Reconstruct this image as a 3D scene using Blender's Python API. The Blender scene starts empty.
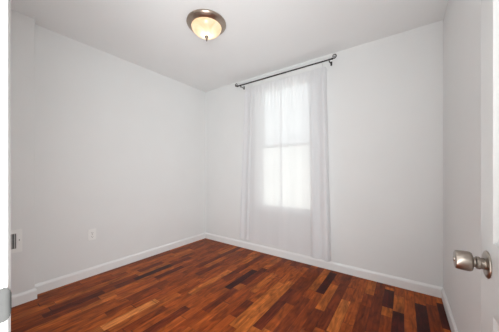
import bpy, bmesh, math, random
from mathutils import Vector, Matrix
PI = math.pi
random.seed(7)
sc = bpy.context.scene
COL = sc.collection

# ------------------------------------------------------------------ camera
CAM_H = 1.11
cd = bpy.data.cameras.new('camera')
cd.sensor_width = 36.0
cd.lens = 15.70
cd.shift_y = 0.011
cd.clip_start = 0.01
cam = bpy.data.objects.new('camera', cd)
COL.objects.link(cam)
cam.location = (0, 0, CAM_H)
cam.rotation_euler = (PI / 2, 0, math.radians(35.4))
sc.camera = cam

# ------------------------------------------------------------------ world, light, exposure
w = bpy.data.worlds.new('world')
sc.world = w
w.use_nodes = True
bg = w.node_tree.nodes['Background']
bg.inputs['Color'].default_value = (0.93, 0.96, 1.0, 1)
bg.inputs['Strength'].default_value = 1.6
sc.view_settings.view_transform = 'Standard'
sc.view_settings.look = 'None'
sc.view_settings.gamma = 1.0
sc.view_settings.use_curve_mapping = False
sc.view_settings.exposure = 0.17
LAMP_POWER = 0.28
HALL_FILL_POWER = 62.0
SUN_POWER = 10.0

def light(name, kind, loc, power, color, rot=(0, 0, 0), size=None, size_y=None, radius=None):
    ld = bpy.data.lights.new(name, kind)
    ld.energy = power
    ld.color = color
    if kind == 'AREA':
        ld.shape = 'RECTANGLE'
        ld.size = size
        ld.size_y = size_y or size
    if radius is not None:
        ld.shadow_soft_size = radius
    o = bpy.data.objects.new(name, ld)
    o.location = loc
    o.rotation_euler = rot
    COL.objects.link(o)
    return o

# unseen fill lamp added behind the doorway, standing in for light from the hall
hl = light('hall_fill_light', 'AREA', (-0.055, -0.175, 0.95), HALL_FILL_POWER, (0.95, 0.985, 1.0), size=0.52, size_y=1.8)
hl.rotation_euler = Vector((-0.93, 0.30, 0.36)).to_track_quat('-Z', 'Y').to_euler()

# high sun outside, coming over this building: it lights the side yard, not the room
sun_ = light('sun', 'SUN', (0, 5, 12), SUN_POWER, (1.0, 0.98, 0.95))
sun_.rotation_euler = Vector((0.05, 0.10, -1.0)).to_track_quat('-Z', 'Y').to_euler()
sun_.data.angle = 0.01

# ------------------------------------------------------------------ room numbers (metres)
XL, XR = -2.712, 0.280          # left and right wall faces
YB, YF = 2.540, 0.055           # back (window) wall and front (doorway) wall faces
H = 2.44
WT = 0.12                       # wall thickness
JX, JY = -2.624, 0.462          # the boxed-out bit of the left wall
WX0, WX1, WZ0, WZ1 = -1.645, -0.862, 0.600, 2.255     # window opening
DX0, DX1, DH = -0.550, 0.158, 2.035                   # doorway opening
BH = 0.092                      # baseboard height

# ------------------------------------------------------------------ materials
def nodes(name):
    m = bpy.data.materials.new(name)
    m.use_nodes = True
    nt = m.node_tree
    return m, nt, nt.nodes['Principled BSDF'], nt.nodes['Material Output']

def N(nt, typ, **kw):
    n = nt.nodes.new(typ)
    for k, v in kw.items():
        setattr(n, k, v)
    return n

def mth(nt, op, a, b=None, c=None):
    n = N(nt, 'ShaderNodeMath', operation=op)
    for i, v in enumerate((a, b, c)):
        if v is None:
            continue
        if isinstance(v, (int, float)):
            n.inputs[i].default_value = v
        else:
            nt.links.new(v, n.inputs[i])
    return n.outputs[0]

def simple(name, col, rough=0.5, metal=0.0, var=0.03, scale=30.0, bump=0.0, bscale=None, spec=None):
    """Principled with a slight noise variation of the colour and an optional noise bump."""
    m, nt, p, out = nodes(name)
    tc = N(nt, 'ShaderNodeTexCoord')
    nz = N(nt, 'ShaderNodeTexNoise')
    nz.inputs['Scale'].default_value = scale
    nz.inputs['Detail'].default_value = 3
    nt.links.new(tc.outputs['Object'], nz.inputs['Vector'])
    r = N(nt, 'ShaderNodeValToRGB')
    r.color_ramp.elements[0].position = 0.3
    r.color_ramp.elements[1].position = 0.7
    r.color_ramp.elements[0].color = tuple(c * (1 - var) for c in col) + (1,)
    r.color_ramp.elements[1].color = tuple(min(1, c * (1 + var)) for c in col) + (1,)
    nt.links.new(nz.outputs['Fac'], r.inputs['Fac'])
    nt.links.new(r.outputs['Color'], p.inputs['Base Color'])
    p.inputs['Roughness'].default_value = rough
    p.inputs['Metallic'].default_value = metal
    if spec is not None:
        p.inputs['Specular IOR Level'].default_value = spec
    if bump:
        n2 = N(nt, 'ShaderNodeTexNoise')
        n2.inputs['Scale'].default_value = bscale or scale
        nt.links.new(tc.outputs['Object'], n2.inputs['Vector'])
        b = N(nt, 'ShaderNodeBump')
        b.inputs['Strength'].default_value = bump
        b.inputs['Distance'].default_value = 0.002
        nt.links.new(n2.outputs['Fac'], b.inputs['Height'])
        nt.links.new(b.outputs['Normal'], p.inputs['Normal'])
    return m

M = {}
M['wall'] = simple('wall_paint', (0.84, 0.843, 0.835), 0.75, var=0.008, scale=3, bump=0.12, bscale=350, spec=0.25)
M['ceiling'] = simple('ceiling_paint', (0.88, 0.885, 0.88), 0.85, var=0.006, scale=3, bump=0.1, bscale=300, spec=0.2)
M['trim'] = simple('trim_paint', (0.89, 0.89, 0.88), 0.38, var=0.008, scale=8)
M['jamb'] = simple('jamb_paint_darkened', (0.58, 0.575, 0.56), 0.45, var=0.01, scale=8)  # trim paint in a darker copy, its colour offsetting the strong hall fill
M['door'] = simple('door_paint_darkened', (0.66, 0.66, 0.65), 0.4, var=0.008, scale=8)  # base colour set darker than the likely paint, to counter the hall fill
M['vinyl'] = simple('window_vinyl', (0.88, 0.88, 0.88), 0.35, var=0.006, scale=8)
M['plastic'] = simple('white_plastic', (0.92, 0.92, 0.90), 0.35, var=0.008, scale=20)
M['slot'] = simple('dark_slot', (0.075, 0.075, 0.075), 0.6, var=0.1)
M['louver'] = simple('grey_louver', (0.42, 0.42, 0.41), 0.45, 0.3, var=0.08)
M['nickel'] = simple('satin_nickel', (0.33, 0.285, 0.245), 0.28, 1.0, var=0.05, scale=60)
M['steel'] = simple('strike_steel_darkened', (0.045, 0.044, 0.042), 0.7, 0.0, var=0.05, scale=60, spec=0.08)  # tone lowered in the colour so the hall fill does not wash it out
M['pan'] = simple('brushed_bronze_nickel', (0.42, 0.34, 0.28), 0.32, 1.0, var=0.06, scale=60)
M['finial'] = simple('dark_finial_metal', (0.20, 0.16, 0.13), 0.35, 0.9, var=0.1, scale=80)
M['rod'] = simple('dark_bronze', (0.022, 0.019, 0.017), 0.5, 0.2, var=0.15, scale=80)
M['siding'] = simple('neighbour_stucco', (0.83, 0.82, 0.78), 0.9, var=0.03, scale=6)
M['yard'] = simple('pale_concrete', (0.68, 0.67, 0.65), 0.9, var=0.05, scale=5)
M['roofing'] = simple('neighbour_roofing', (0.62, 0.64, 0.66), 0.9, var=0.05, scale=12)

def floor_material():
    m, nt, p, out = nodes('cherry_plank_floor')
    L = nt.links
    tc = N(nt, 'ShaderNodeTexCoord')
    sp = N(nt, 'ShaderNodeSeparateXYZ')
    L.new(tc.outputs['Object'], sp.inputs[0])
    X, Y = sp.outputs['X'], sp.outputs['Y']
    PW = 0.074
    xs = mth(nt, 'DIVIDE', X, PW)
    row = mth(nt, 'FLOOR', xs)
    fx = mth(nt, 'FRACT', xs)
    wr = N(nt, 'ShaderNodeTexWhiteNoise', noise_dimensions='1D')
    L.new(row, wr.inputs['W'])
    ln = mth(nt, 'MULTIPLY_ADD', wr.outputs['Value'], 0.30, 0.36)
    wr2 = N(nt, 'ShaderNodeTexWhiteNoise', noise_dimensions='1D')
    L.new(mth(nt, 'ADD', row, 57.3), wr2.inputs['W'])
    ys = mth(nt, 'MULTIPLY_ADD', wr2.outputs['Value'], 9.0, mth(nt, 'DIVIDE', Y, ln))
    # uneven plank lengths: bend the running coordinate before cutting it
    ys = mth(nt, 'MULTIPLY_ADD', mth(nt, 'SINE', mth(nt, 'MULTIPLY_ADD', wr.outputs['Value'], 20.0, mth(nt, 'MULTIPLY', ys, 2.3))), 0.28, ys)
    pl = mth(nt, 'FLOOR', ys)
    fy = mth(nt, 'FRACT', ys)
    cv = N(nt, 'ShaderNodeCombineXYZ')
    L.new(row, cv.inputs[0]); L.new(pl, cv.inputs[1])
    wn = N(nt, 'ShaderNodeTexWhiteNoise', noise_dimensions='3D')
    L.new(cv.outputs[0], wn.inputs['Vector'])
    rnd = mth(nt, 'MULTIPLY_ADD', wn.outputs['Value'], 0.70, 0.19)
    # single planks that stand out: (x, y from, y to, tone)
    for (px, y0, y1, tone) in ((-1.385, 1.56, 2.03, 0.02), (-1.288, 1.71, 2.13, 0.17), (-2.27, 1.14, 1.57, 0.03), (-2.10, 1.28, 1.62, 0.16),
                               (-2.26, 0.44, 0.86, 0.15), (-1.755, 0.65, 1.07, 0.99), (-0.63, 1.99, 2.47, 0.06), (0.095, 1.88, 2.31, 0.04),
                               (-0.39, 1.55, 2.01, 0.90), (-0.575, 1.75, 2.22, 0.84), (0.245, 2.05, 2.42, 0.08), (-0.99, 1.20, 1.95, 0.88),
                               (-0.70, 1.30, 1.85, 0.34), (-0.08, 2.10, 2.42, 0.10), (-0.04, 1.70, 2.08, 0.08), (-0.25, 1.60, 2.02, 0.30)):
        r_id = math.floor(px / PW)
        inrow = mth(nt, 'COMPARE', row, float(r_id), 0.5)
        iny = mth(nt, 'MULTIPLY', mth(nt, 'GREATER_THAN', Y, y0), mth(nt, 'LESS_THAN', Y, y1))
        mk = mth(nt, 'MULTIPLY', inrow, iny)
        rnd = mth(nt, 'ADD', mth(nt, 'MULTIPLY', rnd, mth(nt, 'SUBTRACT', 1.0, mk)), mth(nt, 'MULTIPLY', mk, tone))
    ramp = N(nt, 'ShaderNodeValToRGB')
    cr = ramp.color_ramp
    stops = [(0.0, (0.032, 0.005, 0.004)), (0.10, (0.064, 0.009, 0.005)), (0.22, (0.138, 0.022, 0.005)),
             (0.45, (0.225, 0.041, 0.006)), (0.70, (0.330, 0.069, 0.010)), (0.88, (0.430, 0.112, 0.018)),
             (1.0, (0.590, 0.195, 0.048))]
    while len(cr.elements) < len(stops):
        cr.elements.new(0.5)
    for e, (pos, c) in zip(cr.elements, stops):
        e.position = pos
        e.color = c + (1,)
    L.new(rnd, ramp.inputs['Fac'])
    # grain: noise stretched along the plank, shifted for every plank
    gv = N(nt, 'ShaderNodeCombineXYZ')
    L.new(mth(nt, 'MULTIPLY', X, 70.0), gv.inputs[0])
    L.new(mth(nt, 'MULTIPLY', Y, 5.0), gv.inputs[1])
    L.new(mth(nt, 'MULTIPLY', rnd, 90.0), gv.inputs[2])
    g = N(nt, 'ShaderNodeTexNoise')
    g.inputs['Scale'].default_value = 1.0
    g.inputs['Detail'].default_value = 5
    g.inputs['Distortion'].default_value = 0.6
    L.new(gv.outputs[0], g.inputs['Vector'])
    gv2 = N(nt, 'ShaderNodeCombineXYZ')
    L.new(mth(nt, 'MULTIPLY', X, 16.0), gv2.inputs[0])
    L.new(mth(nt, 'MULTIPLY', Y, 5.5), gv2.inputs[1])
    L.new(mth(nt, 'MULTIPLY', rnd, 60.0), gv2.inputs[2])
    g2 = N(nt, 'ShaderNodeTexNoise')
    g2.inputs['Scale'].default_value = 1.0
    g2.inputs['Detail'].default_value = 3
    g2.inputs['Distortion'].default_value = 1.2
    L.new(gv2.outputs[0], g2.inputs['Vector'])
    k = mth(nt, 'MULTIPLY', mth(nt, 'MULTIPLY_ADD', g.outputs['Fac'], 1.7, 0.15),
            mth(nt, 'MULTIPLY_ADD', g2.outputs['Fac'], 2.2, -0.08))
    mx = N(nt, 'ShaderNodeMix', data_type='RGBA', blend_type='MULTIPLY')
    mx.inputs['Factor'].default_value = 1.0
    L.new(ramp.outputs['Color'], mx.inputs['A'])
    gc = N(nt, 'ShaderNodeCombineColor')
    for i in range(3):
        L.new(k, gc.inputs[i])
    L.new(gc.outputs[0], mx.inputs['B'])
    # seams between planks
    ex = mth(nt, 'MINIMUM', fx, mth(nt, 'SUBTRACT', 1.0, fx))
    sx = mth(nt, 'LESS_THAN', ex, 0.012)
    ey = mth(nt, 'MULTIPLY', mth(nt, 'MINIMUM', fy, mth(nt, 'SUBTRACT', 1.0, fy)), ln)
    sy = mth(nt, 'LESS_THAN', ey, 0.0012)
    seam = mth(nt, 'MAXIMUM', sx, sy)
    m2 = N(nt, 'ShaderNodeMix', data_type='RGBA')
    L.new(mth(nt, 'MULTIPLY', seam, 0.75), m2.inputs['Factor'])
    L.new(mx.outputs['Result'], m2.inputs['A'])
    m2.inputs['B'].default_value = (0.02, 0.008, 0.005, 1)
    L.new(m2.outputs['Result'], p.inputs['Base Color'])
    L.new(mth(nt, 'MULTIPLY_ADD', g.outputs['Fac'], 0.14, 0.27), p.inputs['Roughness'])
    p.inputs['Specular IOR Level'].default_value = 0.10
    b = N(nt, 'ShaderNodeBump')
    b.inputs['Strength'].default_value = 0.25
    b.inputs['Distance'].default_value = 0.0015
    L.new(mth(nt, 'SUBTRACT', mth(nt, 'MULTIPLY', g.outputs['Fac'], 0.35), seam), b.inputs['Height'])
    L.new(b.outputs['Normal'], p.inputs['Normal'])
    return m
M['floor'] = floor_material()

def sheer_material():
    m = bpy.data.materials.new('white_sheer_voile')
    m.use_nodes = True
    nt = m.node_tree
    nt.nodes.clear()
    L = nt.links
    out = N(nt, 'ShaderNodeOutputMaterial')
    tc = N(nt, 'ShaderNodeTexCoord')
    wv = N(nt, 'ShaderNodeTexNoise')
    wv.inputs['Scale'].default_value = 400
    L.new(tc.outputs['Object'], wv.inputs['Vector'])
    d = N(nt, 'ShaderNodeBsdfDiffuse')
    d.inputs['Color'].default_value = (0.96, 0.96, 0.97, 1)
    t = N(nt, 'ShaderNodeBsdfTranslucent')
    t.inputs['Color'].default_value = (0.95, 0.95, 0.96, 1)
    a = N(nt, 'ShaderNodeMixShader')
    a.inputs[0].default_value = 0.42
    L.new(d.outputs[0], a.inputs[1]); L.new(t.outputs[0], a.inputs[2])
    tr = N(nt, 'ShaderNodeBsdfTransparent')
    lw = N(nt, 'ShaderNodeLayerWeight')           # cloth seen edge-on covers more
    lw.inputs['Blend'].default_value = 0.35
    fac = mth(nt, 'ADD', mth(nt, 'MULTIPLY_ADD', lw.outputs['Facing'], 0.12, 0.85),
              mth(nt, 'MULTIPLY_ADD', wv.outputs['Fac'], 0.10, -0.05))
    fac = mth(nt, 'MINIMUM', fac, 0.97)
    b = N(nt, 'ShaderNodeMixShader')
    L.new(fac, b.inputs[0]); L.new(tr.outputs[0], b.inputs[1]); L.new(a.outputs[0], b.inputs[2])
    L.new(b.outputs[0], out.inputs['Surface'])
    return m
M['sheer'] = sheer_material()

def pane_material():
    m = bpy.data.materials.new('window_glass')
    m.use_nodes = True
    nt = m.node_tree
    nt.nodes.clear()
    out = N(nt, 'ShaderNodeOutputMaterial')
    tr = N(nt, 'ShaderNodeBsdfTransparent')
    tr.inputs['Color'].default_value = (0.95, 0.97, 0.96, 1)
    gl = N(nt, 'ShaderNodeBsdfGlossy')
    gl.inputs['Roughness'].default_value = 0.02
    fr = N(nt, 'ShaderNodeFresnel')
    fr.inputs['IOR'].default_value = 1.45
    a = N(nt, 'ShaderNodeMixShader')
    nt.links.new(fr.outputs[0], a.inputs[0])
    nt.links.new(tr.outputs[0], a.inputs[1]); nt.links.new(gl.outputs[0], a.inputs[2])
    nt.links.new(a.outputs[0], out.inputs['Surface'])
    return m
M['pane'] = pane_material()

def bowl_material():
    """Alabaster-style glass bowl of a lamp that is switched on: it glows itself and lets its bulb's light out."""
    m = bpy.data.materials.new('alabaster_glass')
    m.use_nodes = True
    nt = m.node_tree
    nt.nodes.clear()
    L = nt.links
    out = N(nt, 'ShaderNodeOutputMaterial')
    tc = N(nt, 'ShaderNodeTexCoord')
    nz = N(nt, 'ShaderNodeTexNoise')
    nz.inputs['Scale'].default_value = 9
    nz.inputs['Detail'].default_value = 4
    nz.inputs['Distortion'].default_value = 1.5
    L.new(tc.outputs['Object'], nz.inputs['Vector'])
    r = N(nt, 'ShaderNodeValToRGB')
    r.color_ramp.elements[0].position = 0.35
    r.color_ramp.elements[1].position = 0.65
    r.color_ramp.elements[0].color = (0.94, 0.76, 0.54, 1)
    r.color_ramp.elements[1].color = (1.0, 0.91, 0.77, 1)
    L.new(nz.outputs['Fac'], r.inputs['Fac'])
    t = N(nt, 'ShaderNodeBsdfTranslucent')
    L.new(r.outputs[0], t.inputs['Color'])
    e = N(nt, 'ShaderNodeEmission')
    L.new(r.outputs[0], e.inputs['Color'])
    e.inputs['Strength'].default_value = 0.22
    g = N(nt, 'ShaderNodeBsdfGlossy')
    g.inputs['Roughness'].default_value = 0.25
    a = N(nt, 'ShaderNodeMixShader')
    a.inputs[0].default_value = 0.06
    L.new(t.outputs[0], a.inputs[1]); L.new(g.outputs[0], a.inputs[2])
    s = N(nt, 'ShaderNodeAddShader')
    L.new(a.outputs[0], s.inputs[0]); L.new(e.outputs[0], s.inputs[1])
    L.new(s.outputs[0], out.inputs['Surface'])
    return m
M['bowl'] = bowl_material()

# ------------------------------------------------------------------ helpers
def box(bm, x0, x1, y0, y1, z0, z1):
    v = [bm.verts.new(p) for p in ((x0, y0, z0), (x1, y0, z0), (x1, y1, z0), (x0, y1, z0),
                                   (x0, y0, z1), (x1, y0, z1), (x1, y1, z1), (x0, y1, z1))]
    for f in ((3, 2, 1, 0), (4, 5, 6, 7), (0, 1, 5, 4), (1, 2, 6, 5), (2, 3, 7, 6), (3, 0, 4, 7)):
        bm.faces.new([v[i] for i in f])
    return v

def frustum(bm, axis, a0, a1, r0, r1):
    """Prism from rectangle r0 = (u0,u1,v0,v1) at a0 to r1 at a1 along axis 'x', 'y' or 'z'."""
    def P(a, u, v):
        return {'x': (a, u, v), 'y': (u, a, v), 'z': (u, v, a)}[axis]
    q = []
    for a, r in ((a0, r0), (a1, r1)):
        q.append([bm.verts.new(P(a, u, v)) for u, v in ((r[0], r[2]), (r[1], r[2]), (r[1], r[3]), (r[0], r[3]))])
    bm.faces.new(q[0]); bm.faces.new(q[1])
    for i in range(4):
        j = (i + 1) % 4
        bm.faces.new((q[0][i], q[0][j], q[1][j], q[1][i]))

def extrude_profile(bm, prof, path):
    """Sweep a 2-D profile (d, z) along a polyline of (x, y, nx, ny): n is where +d points."""
    rings = []
    for (x, y, nx, ny) in path:
        rings.append([bm.verts.new((x + nx * d, y + ny * d, z)) for d, z in prof])
    for a, b in zip(rings, rings[1:]):
        for i in range(len(prof)):
            j = (i + 1) % len(prof)
            bm.faces.new((a[i], a[j], b[j], b[i]))
    bm.faces.new(rings[0]); bm.faces.new(rings[-1])

def lathe(bm, prof, seg=40, mat=None, cap=True):
    """Revolve (r, a) about local +Z; mat places it."""
    mat = mat or Matrix()
    rings = []
    for r, a in prof:
        if r < 1e-6:
            rings.append([bm.verts.new(mat @ Vector((0, 0, a)))])
        else:
            rings.append([bm.verts.new(mat @ Vector((r * math.cos(2 * PI * i / seg), r * math.sin(2 * PI * i / seg), a))) for i in range(seg)])
    for a, b in zip(rings, rings[1:]):
        for i in range(seg):
            j = (i + 1) % seg
            if len(a) == 1 and len(b) == 1:
                continue
            if len(a) == 1:
                bm.faces.new((a[0], b[j], b[i]))
            elif len(b) == 1:
                bm.faces.new((a[i], a[j], b[0]))
            else:
                bm.faces.new((a[i], a[j], b[j], b[i]))
    if cap:
        for r in (rings[0], rings[-1]):
            if len(r) > 1:
                bm.faces.new(r)

def tube(bm, pts, rad, seg=12):
    pts = [Vector(p) for p in pts]
    rings = []
    up = None
    for i, p in enumerate(pts):
        d = (pts[min(i + 1, len(pts) - 1)] - pts[max(i - 1, 0)]).normalized()
        if up is None:
            up = Vector((0, 0, 1)) if abs(d.z) < 0.9 else Vector((1, 0, 0))
        s = d.cross(up).normalized()
        up = s.cross(d).normalized()
        r = rad[i] if isinstance(rad, (list, tuple)) else rad
        rings.append([bm.verts.new(p + (s * math.cos(2 * PI * k / seg) + up * math.sin(2 * PI * k / seg)) * r) for k in range(seg)])
    for a, b in zip(rings, rings[1:]):
        for k in range(seg):
            j = (k + 1) % seg
            bm.faces.new((a[k], a[j], b[j], b[k]))
    bm.faces.new(rings[0]); bm.faces.new(rings[-1])

def obj(name, bm, mat, parent=None, loc=None, bevel=0.0, smooth=False, seg=2, recalc=True):
    if recalc:
        bmesh.ops.recalc_face_normals(bm, faces=bm.faces[:])
    me = bpy.data.meshes.new(name)
    bm.to_mesh(me)
    bm.free()
    o = bpy.data.objects.new(name, me)
    COL.objects.link(o)
    me.materials.append(mat)
    if parent:
        o.parent = parent
    if loc:
        o.location = loc
    if smooth:
        for p in me.polygons:
            p.use_smooth = True
        md = o.modifiers.new('split', 'EDGE_SPLIT')
        md.split_angle = math.radians(40)
    if bevel:
        md = o.modifiers.new('bevel', 'BEVEL')
        md.width = bevel
        md.segments = seg
        md.limit_method = 'ANGLE'
        md.angle_limit = math.radians(50)
    return o

def tag(o, label, cat, group=None):
    o['label'] = label
    o['category'] = cat
    if group:
        o['group'] = group
    return o

def struct(o, label=None):
    o['kind'] = 'structure'
    if label:
        o['label'] = label
    return o

def thing(name, label, cat, loc, group=None, rot=(0, 0, 0)):
    o = bpy.data.objects.new(name, None)
    o.empty_display_size = 0.05
    COL.objects.link(o)
    o.location = loc
    o.rotation_euler = rot
    return tag(o, label, cat, group)

NB = bmesh.new
AX_NEGX = Matrix.Rotation(-PI / 2, 4, 'Y')        # lathe axis +Z -> -X
AX_POSX = Matrix.Rotation(PI / 2, 4, 'Y')
T = Matrix.Translation

# ------------------------------------------------------------------ setting: shell
bm = NB(); box(bm, XL - WT, XR + WT, YF - WT - 1.2, YB + WT, -0.05, 0.0)
struct(obj('floor', bm, M['floor']), 'glossy reddish brown hardwood plank floor')
bm = NB(); box(bm, XL - WT, XR + WT, YF - WT - 1.2, YB + WT, H, H + 0.05)
struct(obj('ceiling', bm, M['ceiling']), 'flat white painted ceiling')
# left wall with the shallow boxed-out section beside the doorway
bm = NB()
box(bm, XL - WT, XL, YF - WT, YB + WT, 0, H)
struct(obj('wall_left', bm, M['wall']), 'plain off white wall on the left')
bm = NB(); box(bm, XL - 0.001, JX, YF, JY, 0, H)
struct(obj('wall_left_chase', bm, M['wall'], bevel=0.002), 'shallow boxed out section of the left wall')
bm = NB(); box(bm, XR, XR + WT, YF - WT, YB + WT, 0, H)
struct(obj('wall_right', bm, M['wall']), 'off white wall behind the open door')
bm = NB()
for (x0, x1, z0, z1) in ((XL, WX0, 0, H), (WX1, XR, 0, H), (WX0, WX1, 0, WZ0), (WX0, WX1, WZ1, H)):
    box(bm, x0, x1, YB, YB + WT, z0, z1)
struct(obj('wall_back', bm, M['wall']), 'off white wall with the curtained window')
bm = NB()
for (x0, x1, z0, z1) in ((XL, DX0 - 0.02, 0, H), (DX1 + 0.02, XR, 0, H), (DX0 - 0.02, DX1 + 0.02, DH + 0.02, H)):
    box(bm, x0, x1, YF - WT, YF, z0, z1)
struct(obj('wall_front', bm, M['wall']), 'off white wall with the doorway')

bm = NB(); box(bm, XL - WT, XR + WT, YF - WT - 1.3, YF - WT - 1.2, 0, H)
struct(obj('wall_hall', bm, M['wall']), 'off white hall wall opposite the doorway')

# ------------------------------------------------------------------ setting: baseboards
prof = [(0, 0), (0.013, 0), (0.013, BH - 0.022), (0.010, BH - 0.012), (0.006, BH - 0.006), (0.004, BH), (0, BH)]
def baseboard(name, path, label):
    bm = NB(); extrude_profile(bm, prof, path)
    struct(obj(name, bm, M['trim']), label)
D = 0.013
baseboard('baseboard_back', [(XL, YB, 0, -1), (XR, YB, 0, -1)], 'white baseboard under the window')
baseboard('baseboard_left', [(XL, JY, 1, 0), (XL, YB, 1, 0)], 'white baseboard along the left wall')
baseboard('baseboard_chase', [(JX, YF, 1, 0), (JX, JY, 1, 1), (XL, JY, 0, 1)], 'white baseboard around the boxed out wall section')
baseboard('baseboard_right', [(XR, YF, -1, 0), (XR, YB, -1, 0)], 'white baseboard along the right wall')

# ------------------------------------------------------------------ setting: doorway jamb, casing, strike plate
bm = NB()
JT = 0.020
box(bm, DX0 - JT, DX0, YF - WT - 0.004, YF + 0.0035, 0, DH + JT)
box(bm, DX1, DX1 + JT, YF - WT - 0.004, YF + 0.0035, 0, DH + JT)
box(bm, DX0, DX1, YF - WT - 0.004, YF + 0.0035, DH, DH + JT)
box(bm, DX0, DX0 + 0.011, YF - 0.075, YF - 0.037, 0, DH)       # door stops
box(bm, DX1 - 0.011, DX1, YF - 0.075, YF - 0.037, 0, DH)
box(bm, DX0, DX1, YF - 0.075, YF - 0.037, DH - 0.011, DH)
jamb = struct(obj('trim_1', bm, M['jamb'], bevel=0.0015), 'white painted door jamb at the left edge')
# casing on the room side: profile steps outwards, seen almost edge-on from the doorway
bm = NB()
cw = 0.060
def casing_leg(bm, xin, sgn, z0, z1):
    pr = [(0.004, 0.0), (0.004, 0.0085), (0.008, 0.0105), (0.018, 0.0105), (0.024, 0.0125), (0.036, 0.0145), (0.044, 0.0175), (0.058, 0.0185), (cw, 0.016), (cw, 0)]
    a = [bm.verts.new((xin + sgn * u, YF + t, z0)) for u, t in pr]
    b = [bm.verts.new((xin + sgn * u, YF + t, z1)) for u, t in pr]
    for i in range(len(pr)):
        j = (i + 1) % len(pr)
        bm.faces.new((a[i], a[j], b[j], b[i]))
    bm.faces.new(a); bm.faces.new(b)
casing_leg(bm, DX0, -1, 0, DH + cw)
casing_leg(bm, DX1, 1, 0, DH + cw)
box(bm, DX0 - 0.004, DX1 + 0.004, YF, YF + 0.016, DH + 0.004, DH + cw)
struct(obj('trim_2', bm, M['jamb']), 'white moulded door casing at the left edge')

KNOB_Z = 0.899
# strike plate on the latch jamb: flat plate with a curled lip past the jamb edge
bm = NB()
pts = [(YF - 0.022, 0.0012), (YF - 0.004, 0.0012), (YF + 0.0045, 0.0014), (YF + 0.0085, 0.0010), (YF + 0.0115, -0.0010), (YF + 0.0135, -0.0045)]
hh = [0.0285, 0.0285, 0.0285, 0.0265, 0.0225, 0.015]
f, b = [], []
for (y, dx), h2 in zip(pts, hh):
    f.append([bm.verts.new((DX0 + dx, y, KNOB_Z - 0.014 + s * h2)) for s in (-1, -0.5, 0, 0.5, 1)])
    b.append([bm.verts.new((DX0 + dx - 0.0013, y - 0.0002, KNOB_Z - 0.014 + s * h2)) for s in (-1, -0.5, 0, 0.5, 1)])
for G in (f, b):
    for i in range(len(G) - 1):
        for k in range(4):
            bm.faces.new((G[i][k], G[i + 1][k], G[i + 1][k + 1], G[i][k + 1]))
for i in range(len(f) - 1):
    for k in (0, 4):
        bm.faces.new((f[i][k], f[i + 1][k], b[i + 1][k], b[i][k]))
for i in (0, len(f) - 1):
    for k in range(4):
        bm.faces.new((f[i][k], f[i][k + 1], b[i][k + 1], b[i][k]))
sp_ = obj('strike_plate', bm, M['steel'], jamb, smooth=True)
sp_['label'] = 'grey metal strike plate with curled lip'

# ------------------------------------------------------------------ setting: the open door against the right wall
DFX0, DFX1 = 0.155, 0.190          # its faces
DY0, DY1, DZ0, DZ1 = 0.066, 0.772, 0.010, 2.028
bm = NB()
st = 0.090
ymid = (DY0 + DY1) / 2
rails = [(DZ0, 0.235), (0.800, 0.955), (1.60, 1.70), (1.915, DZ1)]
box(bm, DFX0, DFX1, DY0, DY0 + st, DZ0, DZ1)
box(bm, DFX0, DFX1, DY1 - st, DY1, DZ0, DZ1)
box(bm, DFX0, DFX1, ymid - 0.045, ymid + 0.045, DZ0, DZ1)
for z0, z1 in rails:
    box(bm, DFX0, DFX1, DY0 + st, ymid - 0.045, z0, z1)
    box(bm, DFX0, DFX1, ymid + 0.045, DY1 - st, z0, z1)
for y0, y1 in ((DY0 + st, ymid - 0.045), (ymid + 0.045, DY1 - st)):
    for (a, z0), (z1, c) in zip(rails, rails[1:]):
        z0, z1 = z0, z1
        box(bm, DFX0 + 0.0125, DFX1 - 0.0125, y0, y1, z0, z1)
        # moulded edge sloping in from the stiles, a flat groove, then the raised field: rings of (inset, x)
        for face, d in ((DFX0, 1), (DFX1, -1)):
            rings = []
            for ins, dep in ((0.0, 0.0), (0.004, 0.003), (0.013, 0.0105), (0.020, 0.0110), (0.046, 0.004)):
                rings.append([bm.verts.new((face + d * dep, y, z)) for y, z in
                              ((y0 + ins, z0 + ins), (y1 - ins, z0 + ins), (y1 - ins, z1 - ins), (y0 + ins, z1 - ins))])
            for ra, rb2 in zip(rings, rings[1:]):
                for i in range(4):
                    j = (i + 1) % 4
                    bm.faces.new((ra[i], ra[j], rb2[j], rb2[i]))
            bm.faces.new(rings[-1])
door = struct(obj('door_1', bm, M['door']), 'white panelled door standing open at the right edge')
KY = 0.716
def knob_set(sgn, x):
    base = AX_NEGX if sgn < 0 else AX_POSX
    Mx = T((x, KY, KNOB_Z)) @ base
    bm = NB()
    lathe(bm, [(0.0295, 0), (0.0305, 0.0015), (0.0295, 0.0035), (0.026, 0.0050), (0.018, 0.0058), (0.0, 0.0058)], 40, Mx)
    rose = obj('door_rose', bm, M['nickel'], door, smooth=True)
    bm = NB()
    lathe(bm, [(0.0125, 0.005), (0.0125, 0.012), (0.0140, 0.0135), (0.0140, 0.019), (0.0110, 0.0205), (0.0110, 0.027)], 28, Mx)
    obj('shank', bm, M['nickel'], rose, smooth=True)
    bm = NB()
    lathe(bm, [(0.0, 0.0245), (0.016, 0.0250), (0.0200, 0.0262), (0.0221, 0.0290), (0.0225, 0.033), (0.0221, 0.045), (0.0214, 0.052), (0.0205, 0.0548), (0.0175, 0.0560), (0.0, 0.0555)], 44, Mx)
    k = obj('door_knob', bm, M['nickel'], door, smooth=True)
    k['label'] = 'satin nickel door knob'
    bm = NB()
    lathe(bm, [(0.0055, 0.0552), (0.0055, 0.0575), (0.0045, 0.0582), (0.0, 0.0582)], 20, Mx)
    obj('lock_button', bm, M['nickel'], k, smooth=True)
knob_set(-1, DFX0)
knob_set(1, DFX1)
bm = NB(); box(bm, DFX0 + 0.005, DFX1 - 0.005, DY1 - 0.0005, DY1 + 0.001, KNOB_Z - 0.028, KNOB_Z + 0.028)
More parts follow.
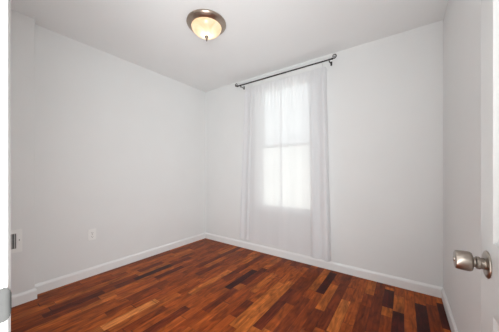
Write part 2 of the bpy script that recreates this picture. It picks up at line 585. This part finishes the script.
lp = obj('latch_plate', bm, M['nickel'], door)
for z in (0.25, 1.02, 1.80):
    bm = NB(); tube(bm, [(DFX0 + 0.002, DY0 - 0.003, z - 0.045), (DFX0 + 0.002, DY0 - 0.003, z + 0.045)], 0.0045, 12)
    obj('hinge', bm, M['nickel'], door, smooth=True)

# ------------------------------------------------------------------ setting: window
win = bpy.data.objects.new('window_1', None)
COL.objects.link(win)
win.location = ((WX0 + WX1) / 2, YB, WZ0)
struct(win, 'white double hung window behind the sheer curtains')
def wpart(name, bm, mat, parent=None, **kw):
    p = parent or win
    o = obj(name, bm, mat, p, **kw)
    base = Vector(win.location)
    for v in o.data.vertices:
        v.co -= base
    return o
WC = 0.095
bm = NB()
box(bm, WX0 - WC, WX0, YB - 0.016, YB, WZ0 + 0.005, WZ1)
box(bm, WX1, WX1 + WC, YB - 0.016, YB, WZ0 + 0.005, WZ1)
box(bm, WX0 - WC, WX1 + WC, YB - 0.016, YB, WZ1, WZ1 + 0.115)
box(bm, WX0 - WC - 0.012, WX1 + WC + 0.012, YB - 0.026, YB, WZ1 + 0.115, WZ1 + 0.140)
wpart('casing', bm, M['trim'], bevel=0.002)
bm = NB()
box(bm, WX0 - WC - 0.015, WX1 + WC + 0.015, YB - 0.040, YB, WZ0 - 0.022, WZ0 + 0.005)
box(bm, WX0, WX1, YB, YB + 0.12, WZ0 - 0.022, WZ0 + 0.005)
wpart('stool', bm, M['trim'], bevel=0.003)
bm = NB(); box(bm, WX0 - WC, WX1 + WC, YB - 0.014, YB, WZ0 - 0.092, WZ0 - 0.022)
wpart('apron', bm, M['trim'], bevel=0.002)
bm = NB()
box(bm, WX0, WX0 + 0.012, YB, YB + 0.12, WZ0, WZ1)
box(bm, WX1 - 0.012, WX1, YB, YB + 0.12, WZ0, WZ1)
box(bm, WX0, WX1, YB, YB + 0.12, WZ1 - 0.012, WZ1)
wpart('window_frame', bm, M['vinyl'])
def sash(name, y0, y1, z0, z1, bot, top):
    s = 0.036
    x0, x1 = WX0 + 0.012, WX1 - 0.012
    bm = NB()
    box(bm, x0, x0 + s, y0, y1, z0, z1)
    box(bm, x1 - s, x1, y0, y1, z0, z1)
    box(bm, x0 + s, x1 - s, y0, y1, z0, z0 + bot)
    box(bm, x0 + s, x1 - s, y0, y1, z1 - top, z1)
    so = wpart(name, bm, M['vinyl'], bevel=0.002)
    bm = NB(); ym = (y0 + y1) / 2
    box(bm, x0 + s, x1 - s, ym - 0.002, ym + 0.002, z0 + bot, z1 - top)
    wpart('pane', bm, M['pane'], so)
    return so
ls = sash('lower_sash', YB + 0.035, YB + 0.065, WZ0 + 0.005, 1.470, 0.042, 0.036)
sash('upper_sash', YB + 0.070, YB + 0.100, 1.436, WZ1 - 0.012, 0.034, 0.036)
bm = NB(); xm = (WX0 + WX1) / 2
box(bm, xm - 0.03, xm + 0.03, YB + 0.036, YB + 0.06, 1.470, 1.480)
wpart('sash_lock', bm, M['vinyl'], ls, bevel=0.002)

bm = NB(); box(bm, -9.0, 8.0, YB + WT, 14.0, -3.05, -3.0)
struct(obj('side_yard_ground', bm, M['yard']), 'pale concrete side yard below the window')

# ------------------------------------------------------------------ outside: the pale house across the side yard
nb = thing('neighbouring_house', 'pale house wall seen faintly through the window', 'house', (-1.8, 7.5, -3.0))
bm = NB(); box(bm, -7.0, 6.0, 0.0, 5.0, 0, 5.1); obj('house_wall', bm, M['siding'], nb)
bm = NB()
frustum(bm, 'z', 5.1, 6.6, (0.8, 6.4, -0.35, 5.3), (2.0, 5.4, 2.2, 2.8))
obj('roof', bm, M['roofing'], nb)

# ------------------------------------------------------------------ ceiling light
CL = Vector((-1.439, 1.363, H))
cl = thing('ceiling_light', 'round flush ceiling light, lit amber glass bowl in a brushed metal rim', 'ceiling light', CL)
bm = NB()
lathe(bm, [(0.165, 0.0), (0.172, -0.006), (0.174, -0.016), (0.168, -0.026), (0.160, -0.030), (0.156, -0.034), (0.148, -0.039), (0.139, -0.043), (0.133, -0.044), (0.129, -0.042), (0.125, -0.030), (0.0, -0.010)], 64, cap=False)
obj('metal_pan', bm, M['pan'], cl, smooth=True)
bm = NB()
R, dep = 0.132, 0.080
prf = []
for i in range(15):
    a = i / 14 * PI / 2
    prf.append((R * math.cos(a) if i < 14 else 0.0, -0.039 - dep * math.sin(a) ** 1.0))
lathe(bm, prf, 64, cap=False)
obj('glass_bowl', bm, M['bowl'], cl, smooth=True)
bm = NB()
lathe(bm, [(0.0, -0.1185), (0.014, -0.1195), (0.017, -0.124), (0.016, -0.132), (0.011, -0.138), (0.0075, -0.143), (0.0085, -0.150), (0.0065, -0.160), (0.003, -0.166), (0.0, -0.167)], 24, cap=False)
obj('finial', bm, M['finial'], cl, smooth=True)
lamp = light('lamp_bulb', 'POINT', (CL.x, CL.y, H - 0.10), LAMP_POWER, (1.0, 0.90, 0.76), radius=0.03)
lamp.parent = cl
lamp.location = (0, 0, -0.085)

# ------------------------------------------------------------------ dark curtain rod with scroll finials
RZ, RY = 2.338, YB - 0.085
RX0, RX1 = -1.955, -0.640
rod = thing('curtain_rod', 'thin dark bronze curtain rod with scroll ends, nothing hung on it', 'curtain rod', ((RX0 + RX1) / 2, RY, RZ))
rb = Vector(rod.location)
def rpart(name, bm, parent=None, **kw):
    o = obj(name, bm, M['rod'], parent or rod, smooth=True, **kw)
    for v in o.data.vertices:
        v.co -= rb
    return o
bm = NB(); tube(bm, [(RX0, RY, RZ), (RX1 - 0.55, RY, RZ)], 0.0085, 14)
rpart('outer_rod', bm)
bm = NB(); tube(bm, [(RX1 - 0.56, RY, RZ), (RX1, RY, RZ)], 0.0074, 14)
rpart('inner_rod', bm)
for sgn, x in ((-1, RX0), (1, RX1)):
    bm = NB()
    pts, rr = [], []
    for i in range(40):
        t = i / 39
        a = -PI / 2 + t * 2.6 * PI
        r = 0.024 * (1 - 0.72 * t)
        pts.append((x + sgn * (0.022 + r * math.cos(a)), RY, RZ + 0.024 + r * math.sin(a)))
        rr.append(0.0052 - 0.0018 * t)
    pts = [(x - sgn * 0.004, RY, RZ)] + pts
    rr = [0.0058] + rr
    tube(bm, pts, rr, 10)
    fo = rpart('scroll_finial', bm)
    bm = NB(); lathe(bm, [(0.0, -0.010), (0.009, -0.008), (0.011, 0), (0.009, 0.008), (0.0, 0.010)], 18, T((x, RY, RZ)) @ AX_POSX)
    rpart('collar', bm, fo)
for x in (RX0 + 0.055, RX1 - 0.030):
    bm = NB()
    box(bm, x - 0.009, x + 0.009, YB - 0.004, YB, RZ - 0.034, RZ + 0.012)
    tube(bm, [(x, YB - 0.003, RZ - 0.020), (x, RY + 0.02, RZ - 0.018), (x, RY + 0.002, RZ - 0.014), (x, RY - 0.011, RZ - 0.006), (x, RY - 0.013, RZ + 0.004)], 0.0045, 10)
    br = rpart('bracket', bm)
    bm = NB(); tube(bm, [(x, RY, RZ - 0.006), (x, RY, RZ - 0.030)], [0.0035, 0.0042], 10)
    rpart('set_screw', bm, br)

# ------------------------------------------------------------------ white sash rod and the two sheer curtains on it
SZ, SY = 2.262, YB - 0.070
SX0, SX1 = -1.825, -0.722
srod = thing('sash_curtain_rod', 'slim white curved end rod running through the tops of the sheer curtains', 'curtain rod', ((SX0 + SX1) / 2, YB, SZ))
bm = NB()
path = [(SX0, YB, SZ)]
for i in range(7):
    a = i / 6 * PI / 2
    path.append((SX0 + 0.03 - 0.03 * math.cos(a), SY + 0.03 - 0.03 * math.sin(a), SZ))
for i in range(7):
    a = i / 6 * PI / 2
    path.append((SX1 - 0.03 + 0.03 * math.sin(a), SY + 0.03 - 0.03 * math.cos(a), SZ))
path.append((SX1, YB, SZ))
tube(bm, path, 0.006, 12)
o = obj('rod', bm, M['vinyl'], srod, smooth=True)
for v in o.data.vertices:
    v.co -= Vector(srod.location)
for x in (SX0, SX1):
    bm = NB(); box(bm, x - 0.008, x + 0.008, YB - 0.006, YB, SZ - 0.018, SZ + 0.018)
    o = obj('bracket', bm, M['vinyl'], srod, bevel=0.002)
    for v in o.data.vertices:
        v.co -= Vector(srod.location)

def sheer(name, top0, top1, bot0, bot1, zb0, zb1, outer, seed, label, ysh, strip):
    """A gathered panel: columns of verts from header to hem. outer is 0 when its bunched outer edge is at u = 0, 1 at u = 1."""
    rnd = random.Random(seed)
    ph = [rnd.uniform(0, 6.28) for _ in range(6)]
    zt = 2.280
    nu, nv = 170, 60
    bm = NB()
    g = []
    cx, cy = (top0 + top1) / 2, SY
    for j in range(nv + 1):
        v = j / nv
        rowv = []
        for i in range(nu + 1):
            u = i / nu
            e = u if outer == 0 else 1 - u             # 0 at the outer edge
            x = (top0 + (top1 - top0) * u) * (1 - v) + (bot0 + (bot1 - bot0) * u) * v
            zb = zb0 + (zb1 - zb0) * u
            drop = zt - zb
            z = zt - drop * v
            band = 1 / (1 + math.exp((e - strip) * 90))     # the bunched strip along the outer edge
            below = min(1.0, max(0.0, (v - 0.005) / 0.05))
            yf = 0.005 * math.sin(u * 70 + ph[0]) * (1 - min(1, v * 5.0))      # gathers at the rod
            yf += below * (0.0030 * math.sin(u * 21 + ph[1] + 0.5 * v) + 0.0055 * math.sin(u * 9.5 + ph[2]))
            yf += below * band * (0.0105 * math.sin(e * 30 + ph[3]) - 0.012)
            yf -= 0.012 * v * band
            yc = SY + yf * (0.55 if v < 0.02 else 1.0)
            if v < 0.02:
                yc = SY - 0.0075 + 0.25 * yf
            else:
                yc -= 0.006
            yc += ysh * min(1, max(0, v - 0.02) * 6)
            yc += 0.026 * max(0.0, 1 - e / 0.045) ** 1.6     # the outer edge turns back towards the wall
            rowv.append(bm.verts.new((x - cx, yc - cy, z - SZ)))
        g.append(rowv)
    for j in range(nv):
        for i in range(nu):
            bm.faces.new((g[j][i], g[j][i + 1], g[j + 1][i + 1], g[j + 1][i]))
    # rod pocket: the back layer of the header, and the doubled hem
    for (ja, jb, off) in ((0, 1, 0.0150), (nv - 2, nv, 0.003)):
        bk = [[bm.verts.new(q.co + Vector((0, off, 0))) for q in g[j]] for j in range(ja, jb + 1)]
        for a, b_ in zip(bk, bk[1:]):
            for i in range(nu):
                bm.faces.new((a[i], b_[i], b_[i + 1], a[i + 1]))
    # the bunched strip is cloth folded back on itself: a second layer just behind it
    lim = int(nu * strip)
    cols = range(2, lim) if outer == 0 else range(nu - lim, nu - 1)
    bk = [[bm.verts.new(q[i].co + Vector((0, 0.006, 0))) for i in cols] for q in g[2:]]
    for a, b_ in zip(bk, bk[1:]):
        for i in range(len(a) - 1):
            bm.faces.new((a[i], a[i + 1], b_[i + 1], b_[i]))
    o = obj(name, bm, M['sheer'], loc=(cx, cy, SZ), smooth=False, recalc=False)
    for p in o.data.polygons:
        p.use_smooth = True
    return tag(o, label, 'curtain', 'sheer curtains at the window')

sheer('sheer_curtain', -1.838, -1.250, -1.925, -1.238, 0.165, 0.160, 0, 3, 'white sheer curtain panel over the left half of the window', 0.0, 0.22)
sheer('sheer_curtain', -1.272, -0.712, -1.262, -0.655, 0.150, 0.125, 1, 11, 'white sheer curtain panel over the right half of the window', -0.010, 0.34)

# ------------------------------------------------------------------ duplex outlet on the left wall
ol = thing('wall_outlet', 'small white duplex outlet on the plain left wall above the baseboard', 'outlet', (XL, 0.918, 0.438))
bm = NB(); box(bm, 0, 0.0055, -0.036, 0.036, -0.058, 0.058)
obj('cover_plate', bm, M['plastic'], ol, bevel=0.0025)
for z in (-0.020, 0.020):
    bm = NB()
    q = [bm.verts.new((0.0075, 0.0165 * math.cos(a) * (1 if abs(math.cos(a)) < 0.9 else 1), max(-0.0135, min(0.0135, 0.0175 * math.sin(a))) + z)) for a in [i / 28 * 2 * PI for i in range(28)]]
    r_ = [bm.verts.new((0.004, v.co.y, v.co.z)) for v in q]
    bm.faces.new(q)
    for i in range(28):
        bm.faces.new((q[i], q[(i + 1) % 28], r_[(i + 1) % 28], r_[i]))
    rc = obj('receptacle', bm, M['plastic'], ol)
    bm = NB()
    box(bm, 0.0060, 0.0078, -0.0075, -0.0050, z - 0.003, z + 0.006)
    box(bm, 0.0060, 0.0078, 0.0050, 0.0075, z - 0.003, z + 0.006)
    tube(bm, [(0.0060, 0, z - 0.009), (0.0078, 0, z - 0.009)], 0.0026, 12)
    obj('slots', bm, M['slot'], rc)
bm = NB(); lathe(bm, [(0.0035, 0.005), (0.0035, 0.0062), (0.0, 0.0066)], 14, AX_POSX)
obj('screw', bm, M['nickel'], ol)

# ------------------------------------------------------------------ register on the boxed-out wall
vt = thing('wall_vent', 'white wall register with dark upright louvers on the boxed out wall section', 'vent', (JX, 0.300, 0.534))
bm = NB()
y0, y1, z0, z1 = -0.085, 0.085, -0.095, 0.095
a0, a1, c0, c1 = -0.050, 0.050, -0.062, 0.062
box(bm, 0, 0.008, y0, a0, z0, z1)
box(bm, 0, 0.008, a1, y1, z0, z1)
box(bm, 0, 0.008, a0, a1, z0, c0)
box(bm, 0, 0.008, a0, a1, c1, z1)
obj('faceplate', bm, M['plastic'], vt, bevel=0.0015)
bm = NB(); box(bm, 0.0005, 0.0015, a0, a1, c0, c1)
obj('duct_opening', bm, M['slot'], vt)
for i in range(6):
    y = a0 + 0.009 + i * 0.0164
    bm = NB(); box(bm, 0.0016, 0.0065, y - 0.0035, y + 0.0035, c0, c1)
    obj('louver', bm, M['louver'], vt)
bm = NB(); box(bm, 0.008, 0.014, 0.064, 0.070, 0.000, 0.012)
obj('lever', bm, M['louver'], vt, bevel=0.0015)
